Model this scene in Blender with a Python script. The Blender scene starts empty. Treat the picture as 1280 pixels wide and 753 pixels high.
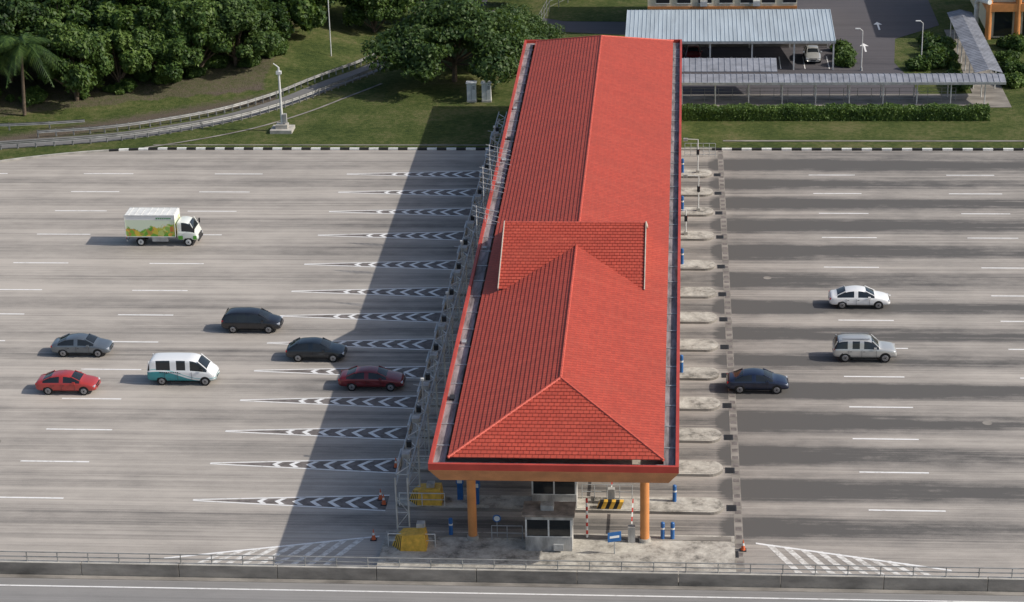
import bpy, math, random
import numpy as np
from mathutils import Vector, Matrix
random.seed(7); np.random.seed(7)
sc = bpy.context.scene

# ------------------------------------------------------------------ materials
def nt(name):
    m = bpy.data.materials.new(name); m.use_nodes = True
    n = m.node_tree; b = n.nodes['Principled BSDF']
    return m, n, b
def L(n, a, b): n.links.new(a, b)
def noise(n, scale, stretch=(1,1,1), detail=5, rough=.6, coord='Object'):
    tc = n.nodes.new('ShaderNodeTexCoord'); mp = n.nodes.new('ShaderNodeMapping')
    mp.inputs['Scale'].default_value = stretch
    t = n.nodes.new('ShaderNodeTexNoise'); t.inputs['Scale'].default_value = scale
    t.inputs['Detail'].default_value = detail; t.inputs['Roughness'].default_value = rough
    L(n, tc.outputs[coord], mp.inputs[0]); L(n, mp.outputs[0], t.inputs[0])
    return t.outputs['Fac']
def ramp(n, fac, stops):
    r = n.nodes.new('ShaderNodeValToRGB'); e = r.color_ramp.elements
    while len(e) < len(stops): e.new(.5)
    for i, (p, c) in enumerate(stops):
        e[i].position = p; e[i].color = (*c, 1) if len(c) == 3 else c
    L(n, fac, r.inputs[0]); return r.outputs[0]
def mixc(n, fac, a, b, mode='MIX'):
    m = n.nodes.new('ShaderNodeMix'); m.data_type = 'RGBA'; m.blend_type = mode
    for s, v in ((m.inputs[0], fac), (m.inputs[6], a), (m.inputs[7], b)):
        if hasattr(v, 'links'): L(n, v, s)
        elif isinstance(v, (int, float)): s.default_value = v
        else: s.default_value = (*v, 1)
    return m.outputs[2]
def mth(n, op, a, b=0.0, clamp=False):
    m = n.nodes.new('ShaderNodeMath'); m.operation = op; m.use_clamp = clamp
    for s, v in ((m.inputs[0], a), (m.inputs[1], b)):
        if hasattr(v, 'links'): L(n, v, s)
        else: s.default_value = v
    return m.outputs[0]
def bump(n, b, h, strength=.3, dist=.05):
    k = n.nodes.new('ShaderNodeBump'); k.inputs['Strength'].default_value = strength
    k.inputs['Distance'].default_value = dist
    L(n, h, k.inputs['Height']); L(n, k.outputs[0], b.inputs['Normal'])
def M(name, col, rough=.8, metal=0, var=.2, scale=1.5, bmp=0, stretch=(1,1,1), coat=0, spec=.3):
    m, n, b = nt(name)
    f = noise(n, scale, stretch)
    lo = tuple(c*(1-var) for c in col); hi = tuple(min(1, c*(1+var)) for c in col)
    L(n, ramp(n, f, [(.3, lo), (.7, hi)]), b.inputs['Base Color'])
    b.inputs['Roughness'].default_value = rough; b.inputs['Metallic'].default_value = metal
    b.inputs['Specular IOR Level'].default_value = spec
    if coat: b.inputs['Coat Weight'].default_value = coat; b.inputs['Coat Roughness'].default_value = .05
    if bmp: bump(n, b, noise(n, scale*8), bmp, .03)
    return m

def road_material(name, light, dark, use_attr=True, off=.15):
    m, n, b = nt(name)
    streak = noise(n, 1.0, (.03, 1.5, 1), 5, .65)
    streak2 = noise(n, 1.0, (.012, 6.0, 1), 3, .6)
    big = noise(n, .06, (1, 1, 1), 4)
    grain = noise(n, 12, (1, 1, 1), 3, .7)
    blot = noise(n, .7, (.45, 1, 1), 5, .75)
    f = mth(n, 'MULTIPLY', mth(n, 'SUBTRACT', streak, .5), 1.05)
    f = mth(n, 'ADD', f, mth(n, 'MULTIPLY', mth(n, 'SUBTRACT', streak2, .5), .7))
    f = mth(n, 'ADD', f, mth(n, 'MULTIPLY', mth(n, 'SUBTRACT', big, .5), .9))
    f = mth(n, 'ADD', f, mth(n, 'MULTIPLY', mth(n, 'SUBTRACT', grain, .5), .4))
    f = mth(n, 'ADD', f, mth(n, 'MULTIPLY', mth(n, 'SUBTRACT', blot, .5), .6))
    if use_attr:
        at = n.nodes.new('ShaderNodeAttribute'); at.attribute_name = 'stain'
        s = mth(n, 'MULTIPLY', at.outputs['Fac'], mth(n, 'ADD', mth(n, 'MULTIPLY', mth(n,'ADD',streak,blot), .9), .15))
        f = mth(n, 'ADD', f, s)
    f = mth(n, 'ADD', f, off, True)
    L(n, mixc(n, f, light, dark), b.inputs['Base Color'])
    b.inputs['Roughness'].default_value = .85
    b.inputs['Specular IOR Level'].default_value = .25
    bump(n, b, grain, .25, .01)
    return m

def paint_material(name, col, wear_col, amount=.45):
    m, n, b = nt(name)
    a = noise(n, 3.5, (.5, 1, 1), 6, .75)
    f = ramp(n, a, [(amount-.04, (1,1,1)), (amount+.12, (0,0,0))])
    # f white = worn
    L(n, mixc(n, f, col, wear_col), b.inputs['Base Color'])
    b.inputs['Roughness'].default_value = .7
    return m

def tile_material(name, c1, c2, dark):
    m, n, b = nt(name)
    uv = n.nodes.new('ShaderNodeUVMap'); uv.uv_map = 'UVMap'
    br = n.nodes.new('ShaderNodeTexBrick')
    br.inputs['Scale'].default_value = 1; br.inputs['Brick Width'].default_value = .36
    br.inputs['Row Height'].default_value = 1.0; br.inputs['Mortar Size'].default_value = .035
    br.inputs['Mortar Smooth'].default_value = .4
    br.inputs['Color1'].default_value = (*c1, 1); br.inputs['Color2'].default_value = (*c2, 1)
    br.inputs['Mortar'].default_value = (*dark, 1)
    L(n, uv.outputs[0], br.inputs['Vector'])
    a = noise(n, .3, (1, 1, 1), 7, .75)
    st = noise(n, 1.0, (.25, 1.6, .25), 5, .7)
    g = noise(n, 4, (1, 1, 1), 4, .75)
    c = mixc(n, mth(n, 'MULTIPLY', ramp(n, a, [(.42, (0,0,0)), (.72, (1,1,1))]), .5), br.outputs['Color'],
             (c1[0]*.62, c1[1]*.75, c1[2]*.8))
    c = mixc(n, mth(n, 'MULTIPLY', ramp(n, st, [(.5, (0,0,0)), (.8, (1,1,1))]), .4), c, (c1[0]*1.1, c1[1]*1.5, c1[2]*1.5))
    c = mixc(n, .4, c, ramp(n, g, [(.3, (.45,.45,.45)), (.7, (1,1,1))]), 'MULTIPLY')
    L(n, c, b.inputs['Base Color'])
    b.inputs['Roughness'].default_value = .65; b.inputs['Specular IOR Level'].default_value = .25
    bump(n, b, br.outputs['Fac'], -.7, .03)
    return m

def leaf_material(name, a, c, d):
    m, n, b = nt(name)
    g = n.nodes.new('ShaderNodeNewGeometry')
    f = noise(n, .45, (1,1,1), 3)
    o = n.nodes.new('ShaderNodeObjectInfo')
    f = mth(n, 'ADD', mth(n, 'MULTIPLY', f, .9), mth(n, 'MULTIPLY', g.outputs['Random Per Island'], .35))
    f = mth(n, 'ADD', f, mth(n, 'MULTIPLY', o.outputs['Random'], .25))
    f = mth(n, 'SUBTRACT', f, .22)
    L(n, ramp(n, f, [(.25, a), (.5, c), (.78, d)]), b.inputs['Base Color'])
    b.inputs['Roughness'].default_value = .55
    b.inputs['Specular IOR Level'].default_value = .3
    tr = n.nodes.new('ShaderNodeBsdfTranslucent'); tr.inputs[0].default_value = (.12, .19, .03, 1)
    mx = n.nodes.new('ShaderNodeMixShader'); mx.inputs[0].default_value = .22
    L(n, b.outputs[0], mx.inputs[1]); L(n, tr.outputs[0], mx.inputs[2])
    L(n, mx.outputs[0], n.nodes['Material Output'].inputs[0])
    return m

m_road = road_material('concrete_road', (.455, .412, .365), (.11, .104, .098))
m_asph = road_material('frontage_asphalt', (.27, .26, .25), (.13, .128, .125), False)
m_asph_dk = road_material('dark_asphalt', (.10, .092, .098), (.045, .043, .046), False)
m_ramp = road_material('ramp_asphalt', (.18, .175, .17), (.08, .08, .08), False)
m_white = paint_material('road_paint_white', (.80, .79, .77), (.50, .48, .45), .36)
m_hatchw = paint_material('worn_hatch_paint', (.74, .72, .68), (.40, .37, .33), .44)
m_chevfill = M('chevron_fill', (.17, .15, .14), .85, var=.4, scale=2)
m_conc = M('concrete', (.40, .38, .34), .9, var=.3, scale=.9, bmp=.3)
m_conc_dk = M('stained_concrete', (.24, .22, .195), .9, var=.45, scale=.8, bmp=.3, stretch=(.4,1,1))
m_island, n, b = nt('island_concrete')
i1_ = noise(n, .8, (1,1,1), 6, .75); i2_ = noise(n, 5, (1,1,1), 4, .7)
c = ramp(n, i1_, [(.34, (.16,.15,.13)), (.47, (.42,.39,.34)), (.62, (.60,.57,.50))])
c = mixc(n, .45, c, ramp(n, i2_, [(.3,(.5,.5,.5)),(.65,(1,1,1))]), 'MULTIPLY')
L(n, c, b.inputs['Base Color']); b.inputs['Roughness'].default_value = .9; bump(n, b, i2_, .3, .02)
m_tile = tile_material('red_roof_tile', (.53, .088, .056), (.45, .072, .047), (.24, .038, .028))
m_fascia = M('red_fascia', (.42, .058, .040), .5, var=.2, scale=.6)
m_cap = M('ridge_cap_red', (.50, .092, .062), .6, var=.2, scale=3)
m_slat = M('orange_brown_slats', (.60, .27, .12), .6, var=.2, scale=1)
m_slat_d = M('dark_slat_gap', (.20, .08, .035), .8)
m_soffit = M('soffit', (.5, .45, .38), .8)
m_gutter = M('gutter_metal', (.25, .22, .22), .7, var=.6, scale=.9, stretch=(3,.6,1))
m_orange = M('orange_column_paint', (.62, .26, .09), .5, var=.12)
m_steel = M('galvanised_steel', (.42, .43, .43), .5, .3, var=.25, scale=2)
m_steel_w = M('white_steel', (.60, .60, .58), .5, 0, var=.2, scale=2)
m_rail = M('weathered_rail', (.27, .27, .26), .6, .2, var=.35, scale=1)
m_black = M('black_paint', (.02, .02, .02), .6)
m_blackk = M('kerb_black', (.03, .03, .03), .7, var=.4)
m_whitep = M('white_paint', (.70, .70, .67), .6, var=.15, scale=2)
m_kerbw = M('kerb_white', (.80, .79, .75), .7, var=.15, scale=3)
m_yellow = M('yellow_paint', (.68, .40, .06), .5, var=.3, scale=3)
m_blue = M('blue_paint', (.035, .13, .34), .4, var=.2)
m_redp = M('red_paint', (.50, .05, .04), .45)
m_conecol = M('cone_orange', (.60, .13, .05), .5)
m_booth = M('booth_grey', (.38, .37, .35), .7, var=.4, scale=2.2, stretch=(1,1,.4))
m_booth_roof = M('booth_roof', (.25, .21, .18), .8, var=.5)
m_glassd = M('dark_glass', (.018, .022, .026), .08, var=.1, spec=.6)
m_tyre = M('tyre_rubber', (.018, .018, .018), .8)
m_rim = M('alloy_rim', (.33, .33, .34), .35, .6, var=.1)
m_lampw = M('headlamp_lens', (.6, .62, .65), .1, .2)
m_lampr = M('tail_lamp', (.45, .01, .01), .15)
m_trim = M('dark_trim', (.03, .03, .032), .5)
m_bark = M('bark', (.12, .09, .065), .9, var=.4, scale=4, bmp=.5)
m_leaf = leaf_material('broadleaf_foliage', (.014, .034, .010), (.045, .090, .018), (.120, .18, .040))
m_leaf2 = leaf_material('dark_foliage', (.011, .028, .010), (.034, .068, .017), (.085, .135, .034))
m_hedge = leaf_material('hedge_foliage', (.025, .055, .012), (.065, .12, .024), (.14, .21, .045))
m_metalroof = M('blue_grey_metal_roof', (.42, .48, .52), .5, .1, var=.15, scale=.5, stretch=(3,.3,1))
m_walkroof = M('grey_walkway_roof', (.24, .25, .28), .7, var=.3, scale=.8)
m_cream = M('cream_wall', (.66, .60, .45), .8, var=.1)

m_grass, n, b = nt('grass')
g1 = noise(n, .16, (1,1,1), 6, .7); g2 = noise(n, 2.0, (1,1,1), 6, .8); g3 = noise(n, 10, (1,1,1), 3, .75)
f = mth(n, 'ADD', mth(n, 'MULTIPLY', g1, .5), mth(n, 'MULTIPLY', g2, .5))
c = ramp(n, f, [(.37, (.042,.066,.020)), (.49, (.095,.125,.036)), (.60, (.19,.18,.080))])
c = mixc(n, .6, c, ramp(n, g3, [(.3, (.4,.4,.4)), (.7, (1,1,1))]), 'MULTIPLY')
at = n.nodes.new('ShaderNodeAttribute'); at.attribute_name = 'soil'
sf = mth(n, 'MULTIPLY', mth(n, 'SUBTRACT', mth(n, 'ADD', at.outputs['Fac'], mth(n,'MULTIPLY', g2, .9)), .85), 3.0, True)
c = mixc(n, sf, c, ramp(n, g3, [(.3, (.055,.045,.034)), (.7, (.19,.155,.12))]))
L(n, c, b.inputs['Base Color']); b.inputs['Roughness'].default_value = .95
b.inputs['Specular IOR Level'].default_value = .1
bump(n, b, g3, .9, .15)

# ------------------------------------------------------------------ mesh builder
class MB:
    def __init__(s): s.v=[]; s.f=[]; s.m=[]; s.mats=[]; s.uv=[]
    def mi(s, m):
        if m not in s.mats: s.mats.append(m)
        return s.mats.index(m)
    def poly(s, pts, m, uv=None):
        k = len(s.v); s.v += [tuple(p) for p in pts]; s.f.append(tuple(range(k, k+len(pts)))); s.m.append(s.mi(m))
        s.uv.append(uv if uv else [(0,0)]*len(pts))
    def box(s, x0,x1,y0,y1,z0,z1, m, top=None):
        a=(x0,y0,z0);b_=(x1,y0,z0);c=(x1,y1,z0);d=(x0,y1,z0)
        e=(x0,y0,z1);f=(x1,y0,z1);g=(x1,y1,z1);h=(x0,y1,z1)
        for q in ((a,d,c,b_),(a,b_,f,e),(b_,c,g,f),(c,d,h,g),(d,a,e,h)): s.poly(q,m)
        s.poly((e,f,g,h), top or m)
    def beam(s, p0, p1, w, h, m):
        p0=Vector(p0);p1=Vector(p1);d=(p1-p0).normalized()
        up=Vector((0,0,1)) if abs(d.z)<.95 else Vector((1,0,0))
        r=d.cross(up).normalized()*w/2; u=r.cross(d).normalized()*h/2
        A=[p0-r-u,p0+r-u,p0+r+u,p0-r+u]; B=[p1-r-u,p1+r-u,p1+r+u,p1-r+u]
        for i in range(4): s.poly((A[i],A[(i+1)%4],B[(i+1)%4],B[i]),m)
        s.poly(A[::-1],m); s.poly(B,m)
    def cyl(s, p0, p1, r0, r1, m, n=10, capm=None):
        p0=Vector(p0);p1=Vector(p1);d=(p1-p0).normalized()
        up=Vector((0,0,1)) if abs(d.z)<.95 else Vector((1,0,0))
        r=d.cross(up).normalized(); u=r.cross(d).normalized()
        A=[];B=[]
        for i in range(n):
            t=2*math.pi*i/n; w=r*math.cos(t)+u*math.sin(t)
            A.append(p0+w*r0); B.append(p1+w*r1)
        for i in range(n): s.poly((A[i],A[(i+1)%n],B[(i+1)%n],B[i]),m)
        s.poly(A[::-1],capm or m); s.poly(B,capm or m)
    def prism(s, pts, z0, z1, m, top=None):
        n=len(pts)
        for i in range(n):
            a=pts[i]; b_=pts[(i+1)%n]
            s.poly(((*a,z0),(*b_,z0),(*b_,z1),(*a,z1)),m)
        s.poly([(*p,z1) for p in pts], top or m)
    def obj(s, name, parent=None, loc=(0,0,0), rz=0, smooth=False, merge=False, bevel=0):
        me=bpy.data.meshes.new(name); me.from_pydata(s.v,[],s.f)
        for m in s.mats: me.materials.append(m)
        me.polygons.foreach_set('material_index', s.m)
        ul=me.uv_layers.new(name='UVMap'); fl=[]
        for u in s.uv:
            for q in u: fl += [q[0],q[1]]
        ul.data.foreach_set('uv', fl)
        if smooth: me.polygons.foreach_set('use_smooth',[True]*len(s.f))
        me.update()
        o=bpy.data.objects.new(name,me); sc.collection.objects.link(o)
        o.location=loc; o.rotation_euler=(0,0,rz)
        if parent: o.parent=parent
        if bevel:
            wl=o.modifiers.new('weld','WELD'); wl.merge_threshold=.0005
            bv=o.modifiers.new('bevel','BEVEL'); bv.width=bevel; bv.segments=2; bv.limit_method='ANGLE'
        return o
def empty(name, loc=(0,0,0), rz=0):
    e=bpy.data.objects.new(name,None); sc.collection.objects.link(e); e.location=loc; e.rotation_euler=(0,0,rz); e.empty_display_size=.3
    return e

ROWS=[118.0,123.3,128.3,133.4,138.6,143.8,149.2,154.4,160.5,167.5,173.6,178.9,184.1]
# ------------------------------------------------------------------ terrain
g=MB(); g.poly([(-1500,-900,-.06),(1500,-900,-.06),(1500,2200,-.06),(-1500,2200,-.06)],m_grass); g.obj('ground')

def yedge(x): return 191.45 if x>-50 else 191.45-((-50-x)**2)*.0157
def grid(name, xs, yfun, nv, z, mat, attr, afun, zfun=None):
    nx=len(xs); V=[]; A=[]
    for x in xs:
        for j in range(nv+1):
            y=yfun(x,j/nv); V.append((x,y,z+(zfun(x,y) if zfun else 0))); A.append(afun(x,y))
    F=[]
    for i in range(nx-1):
        for j in range(nv):
            a=i*(nv+1)+j; F.append((a,a+nv+1,a+nv+2,a+1))
    me=bpy.data.meshes.new(name); me.from_pydata(V,[],F); me.materials.append(mat)
    at=me.attributes.new(attr,'FLOAT','POINT'); at.data.foreach_set('value',A)
    me.polygons.foreach_set('use_smooth',[True]*len(F))
    o=bpy.data.objects.new(name,me); sc.collection.objects.link(o); return o

bounds=[113.0]+ROWS+[190.0]
lanes=[((bounds[i]+bounds[i+1])/2+random.uniform(-.2,.2),(bounds[i+1]-bounds[i]),random.uniform(.9,1.5),random.uniform(.7,1.4),random.uniform(13,28)) for i in range(len(bounds)-1)]
def stain(x,y):
    s=0
    for c,w,ar,al,ln in lanes:
        d=abs(y-c)
        if d<4.5:
            core=math.exp(-(d/(w*.25))**2); trk=math.exp(-((d-.85)/.32)**2)
            if x>3: s+=ar*(1.05*core*math.exp(-(x-3)/ln)+.25*core)
            elif x<-17: s+=al*(.18*trk*math.exp((x+17)/40)+.24*core*math.exp((x+17)/16)+.17*core)
            else: s+=.6*core
    if x>3: s+=.10+.10*math.exp(-(x-3)/9)
    if x>4 and y>160: s+=.16*min(1,(y-160)/15)
    if y>188: s+=.15*(y-188)/3
    return s
xs=list(np.arange(-150,-76,4))+list(np.arange(-76,45,.8))+list(np.arange(45,130,4))
grid('road', xs, lambda x,t:108.45+t*(yedge(x)-108.45), 300, 0.0, m_road, 'stain', stain)

def soil(x,y):
    s=0
    d=abs((y-203)-(x+52)*.6)
    if x<-42: s+=max(0,1-d/6)*.85
    s+=max(0,1-math.hypot(x+24,y-214)/9)*.45
    if x<-44 and y>205+(x+60)*.4: s+=.6
    return s
def bank(x,y):
    if x>-36: return 0
    h=max(0,min(1,(y-204-(x+52)*.45)/16)); return 1.6*h*h*(3-2*h)*min(1,(-36-x)/8)
gx=list(np.arange(-150,-84,5))+list(np.arange(-84,60,1.0))+list(np.arange(60,140,5))
grid('grass_verge', gx, lambda x,t: yedge(x)+.15+t*t*(330-yedge(x))*.4+t*(330-yedge(x))*.6, 110, .10, m_grass,'soil',soil,bank)

fr=MB(); fr.poly([(-150,60,-.004),(130,60,-.004),(130,108.0,-.004),(-150,108.0,-.004)],m_asph); fr.obj('frontage_road')
k=MB(); k.box(-150,130,107.6,108.0,-.05,.02,m_conc_dk); k.obj('gutter_strip')
e=MB(); e.poly([(-150,106.4,.004),(130,107.0,.004),(130,107.13,.004),(-150,106.53,.004)],m_white); e.obj('edge_line')

# ------------------------------------------------------------------ kerb
kb=MB(); kc=0; x=-56.0
while x<62:
    y0=yedge(x)-.02; y1=yedge(x+.95)-.02
    mm=m_kerbw if kc%2 else m_blackk
    if -16<x<2.5: mm=m_conc
    hh=.18
    kb.poly([(x,y0,0),(x+.95,y1,0),(x+.95,y1,hh),(x,y0,hh)],mm)
    kb.poly([(x,y0,hh),(x+.95,y1,hh),(x+.95,y1+.26,hh),(x,y0+.26,hh)],mm)
    x+=.95; kc+=1
x=-150
while x<-56:
    y0=yedge(x)-.02; y1=yedge(x+2)-.02
    kb.poly([(x,y0,0),(x+2,y1,0),(x+2,y1,.16),(x,y0,.16)],m_conc)
    kb.poly([(x,y0,.16),(x+2,y1,.16),(x+2,y1+.25,.16),(x,y0+.25,.16)],m_conc)
    x+=2
kb.obj('kerb')
dr=MB(); dr.box(4,90,193.9,194.25,.05,.14,m_conc_dk); dr.box(-52,-17,192.6,192.8,.05,.13,m_conc_dk); dr.obj('verge_drain')

# ------------------------------------------------------------------ markings
mk=MB(); z=.006
def dash(xc,y,l=4.6,w=.17): mk.poly([(xc-l/2,y-w/2,z),(xc+l/2,y-w/2,z),(xc+l/2,y+w/2,z),(xc-l/2,y+w/2,z)],m_white)
for r in ROWS:
    for i in range(8): dash(-42-12.1*i+random.uniform(-.3,.3), r, random.uniform(4.3,4.8))
    for i in range(7): dash(14.2+12.4*i+random.uniform(-.4,.4), r, random.uniform(4.2,4.8))
mk.obj('lane_marking')
ck=MB()
for r in ROWS:
    tip=-31.4; end=-18.7; H=.98
    hw=lambda x: H*(x-tip)/(end-tip)
    ck.poly([(tip+1,r,.004),(end,r-H,.004),(end,r+H,.004)],m_chevfill)
    for s in (1,-1):
        ck.poly([(tip,r,.009),(end,r+s*H,.009),(end,r+s*(H+.15),.009),(tip,r+s*.12,.009)],m_white)
    x=-27.2
    while x<end-.7:
        h=hw(x+.5)*.9
        for s in (1,-1):
            x2=min(x+h*.95,end-.35)
            ck.poly([(x,r,.0085),(x+.36,r,.0085),(x2+.36,r+s*h,.0085),(x2,r+s*h,.0085)],m_white)
        x+=1.15
ck.obj('chevron_marking')
hk=MB()
def hatch(x0,x1,y0,slopef,dirn,n):
    for i in range(n):
        xa=x0+(x1-x0)*(i+.3)/n; ytop=slopef(xa); xb=xa+dirn*min(1.9,(ytop-y0)*.9)
        hk.poly([(xb,y0,.008),(xb+.42,y0,.008),(xa+.42,ytop,.008),(xa,ytop,.008)],m_hatchw)
sl=lambda x:110.4+(x+31)/12.4*3.1
hatch(-28.5,-19.2,109.3,sl,-1,9)
hk.poly([(-31.5,110.2,.009),(-18.6,113.45,.009),(-18.6,113.62,.009),(-31.5,110.38,.009)],m_white)
sr=lambda x:113.4-(x-4.8)/11*2.8
hatch(5.0,14.0,109.3,sr,1,9)
hk.poly([(4.7,113.3,.009),(16.2,110.35,.009),(16.2,110.52,.009),(4.7,113.5,.009)],m_white)
hk.obj('hatched_marking')
mc=MB()
for (x_,y_) in [(-47,126.2),(21,131),(7,158)]:
    pts=[(x_+math.cos(t*.3927)*.33,y_+math.sin(t*.3927)*.33,.011) for t in range(16)]; mc.poly(pts,m_conc_dk)
mc.obj('manhole_cover')

dg=MB(); dg.box(3.42,3.95,109.3,191.2,-.05,.008,m_conc_dk)
for y in np.arange(109.5,191,1.1): dg.box(3.5,3.88,y,y+.5,0,.012,m_chevfill)
for r in ROWS+[112.0]:
    dg.box(3.0,3.62,r-.45,r+.38,-.02,.02,m_trim); dg.box(3.08,3.54,r-.36,r+.3,0,.028,m_black)
dg.obj('drain_grate')

# ------------------------------------------------------------------ toll islands
def island(r,hw=1.0,x0=-18.2,x1=2.85):
    b_=MB(); pts=[]
    for i in range(13):
        t=-math.pi/2+math.pi*i/12; pts.append((x1-hw*.9+math.cos(t)*hw*.9, r+math.sin(t)*hw))
    for i in range(9):
        t=math.pi/2+math.pi*i/8; pts.append((x0+hw*1.3+math.cos(t)*hw*1.3, r+math.sin(t)*hw*.85))
    b_.prism(pts,0,.2,m_conc_dk,m_island)
    inner=[(px*.985 + (-7.5)*.015, r+(py-r)*.84) for px,py in pts]
    b_.prism(inner,.2,.225,m_conc,m_island)
    b_.obj('toll_island')
for r in ROWS: island(r)
pl=MB(); pl.box(-18.2,3.4,109.0,113.9,0,.22,m_conc,m_island); pl.box(-18.0,3.2,113.2,113.7,.22,.26,m_conc_dk,m_conc_dk); pl.obj('toll_island')

def booth(x,r,zb=.235):
    o=empty('toll_booth',(x,r,zb)); b_=MB()
    w,d,h=1.42,.78,2.35
    b_.box(-w,w,-d,d,-.03,.95,m_booth)
    for sx in (-1,1):
        for sy in (-1,1): b_.box(sx*w-.05*(sx+1),sx*w+.05*(1-sx),sy*d-.05*(sy+1),sy*d+.05*(1-sy),.95,h-.25,m_steel_w)
    b_.box(-.05,.05,-d,-d+.06,.95,h-.25,m_steel_w); b_.box(-.05,.05,d-.06,d,.95,h-.25,m_steel_w)
    b_.box(-w,w,-d,d,h-.25,h,m_booth)
    b_.box(-w,w,-d-.02,-d,.93,.99,m_steel_w); b_.box(.3,.9,-d-.2,-d-.021,.1,.5,m_steel)
    b_.obj('walls',o)
    gg=MB(); gg.box(-w+.06,w-.06,-d+.03,d-.03,.96,h-.26,m_glassd); gg.obj('windows',o)
    rr=MB(); rr.box(-w-.18,w+.18,-d-.15,d+.15,h+.002,h+.14,m_booth_roof); rr.box(-.5,.3,-.35,.3,h+.141,h+.5,m_booth); rr.obj('roof',o,bevel=.02)
booth(-7.9,112.4,.25)
for r in ROWS: booth(-7.9,r)

# ------------------------------------------------------------------ plaza canopy
tp=empty('toll_plaza_canopy')
def Lx(y): return -14.75-1.2*(y-109)/96
Y0,Y1=109.0,205.0; RX=-.03
def slope(b_, eA,eB,rA,rB, n, mt, lip=.05):
    eA,eB,rA,rB=map(Vector,(eA,eB,rA,rB)); du=(eB-eA).normalized()
    for i in range(n):
        s0=i/n; s1=(i+1)/n
        a=eA.lerp(rA,s0); b2=eB.lerp(rB,s0); c=eB.lerp(rB,s1); d=eA.lerp(rA,s1)
        up=Vector((0,0,lip))
        U=lambda p:(p-eA).dot(du)
        b_.poly([a+up,b2+up,c,d],mt,[(U(a),i+.06),(U(b2),i+.06),(U(c),i+.96),(U(d),i+.96)])
        b_.poly([a,b2,b2+up,a+up],mt,[(U(a),i+.02),(U(b2),i+.02),(U(b2),i+.05),(U(a),i+.05)])
ez=7.42; rz=9.75
eNL=(-13.65,109.75,ez); eNR=(-.92,109.75,ez); eFL=(-14.75,204.2,ez); eFR=(-.92,204.2,ez)
rN=(-7.3,116.2,rz); rF=(-7.85,197.4,rz)
rt=MB()
slope(rt,eNL,eFL,rN,rF,22,m_tile,.045); slope(rt,eFR,eNR,rF,rN,22,m_tile,.045)
slope(rt,eNR,eNL,rN,rN,22,m_tile); slope(rt,eFL,eFR,rF,rF,22,m_tile)
cg=dict(x0=-12.75,x1=-2.55,y0=135.1,yr=141.5,y1=147.9,ze=8.02,zr=10.68)
slope(rt,(cg['x1'],cg['y0'],cg['ze']),(cg['x0'],cg['y0'],cg['ze']),(cg['x1'],cg['yr'],cg['zr']),(cg['x0'],cg['yr'],cg['zr']),22,m_tile)
slope(rt,(cg['x0'],cg['y1'],cg['ze']),(cg['x1'],cg['y1'],cg['ze']),(cg['x0'],cg['yr'],cg['zr']),(cg['x1'],cg['yr'],cg['zr']),22,m_tile)
rt.obj('tiled_roof',tp)
cp=MB()
def cap(a,b_):
    a=Vector(a);b_=Vector(b_); nn=max(1,int((b_-a).length/.42))
    for i in range(nn):
        p=a.lerp(b_,i/nn); q_=a.lerp(b_,(i+1)/nn); cp.cyl(p,q_,.10,.085,m_cap,6)
cap(rN,rF); cap(eNL,rN); cap(eNR,rN); cap(eFL,rF); cap(eFR,rF)
cap((cg['x0'],cg['yr'],cg['zr']),(cg['x1'],cg['yr'],cg['zr']))
cp.obj('ridge_caps',tp,smooth=False)
gb=MB()
for xx in (cg['x0']+.25,cg['x1']-.25):
    gb.poly([(xx,cg['y0']+.3,7.3),(xx,cg['y1']-.3,7.3),(xx,cg['y1']-.3,cg['ze']+.05),(xx,cg['yr'],cg['zr']-.03),(xx,cg['y0']+.3,cg['ze']+.05)],m_cream)
for xx in (cg['x0']-.03,cg['x1']+.03):
    gb.beam((xx,cg['y0']-.05,cg['ze']),(xx,cg['yr'],cg['zr']+.02),.06,.22,m_soffit)
    gb.beam((xx,cg['yr'],cg['zr']+.02),(xx,cg['y1']+.05,cg['ze']),.06,.22,m_soffit)
gb.obj('gable_ends',tp)
fa=MB(); zt=7.36; zb=6.95; th=.2
def ringq(off,z): return [(Lx(Y0)+off,Y0+off,z),(RX-off,Y0+off,z),(RX-off,Y1-off,z),(Lx(Y1)+off,Y1-off,z)]
def bridge(b_,A,B,m):
    for i in range(4): b_.poly([A[i],A[(i+1)%4],B[(i+1)%4],B[i]],m)
o0=ringq(0,zb);o1=ringq(0,zt);i1=ringq(th,zt);i0=ringq(th,7.05)
bridge(fa,o0,o1,m_fascia); bridge(fa,o1,i1,m_fascia); bridge(fa,i1,i0,m_fascia)
fa.obj('fascia',tp)
gu=MB(); gi=ringq(.9,7.05); bridge(gu,i0,gi,m_gutter)
y=112
while y<203:
    gu.box(Lx(y)+th,Lx(y)+1.0,y,y+.10,7.05,7.11,m_steel); gu.box(RX-.95,RX-th,y,y+.1,7.05,7.11,m_steel)
    if random.random()<.3: gu.box(Lx(y)+.35,Lx(y)+.65,y+.5,y+random.uniform(.8,1.2),7.05,7.2,random.choice([m_steel,m_trim]))
    y+=3
gu.obj('gutter',tp)
sl_=MB(); nS=9
for k_ in range(nS):
    a0=k_/nS;a1=(k_+.78)/nS;a2=(k_+1)/nS
    zz=lambda a:zb-(zb-6.0)*a
    bridge(sl_,ringq(.6*a1,zz(a1)),ringq(.6*a0,zz(a0)),m_slat)
    bridge(sl_,ringq(.6*a2,zz(a2)),ringq(.6*a1+.0,zz(a1)),m_slat_d)
q=ringq(.6,6.0); sl_.poly(q[::-1],m_soffit)
sl_.obj('soffit_and_slats',tp)
co=MB()
for yy in [113.1,123.3,133.4,143.8,154.4,167.5,178.9]:
    for xx in (-12.7,-2.1):
        co.cyl((xx,yy,.2),(xx,yy,6.02),.28,.28,m_orange,20); co.cyl((xx,yy,.2),(xx,yy,.45),.36,.36,m_conc,20)
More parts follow.
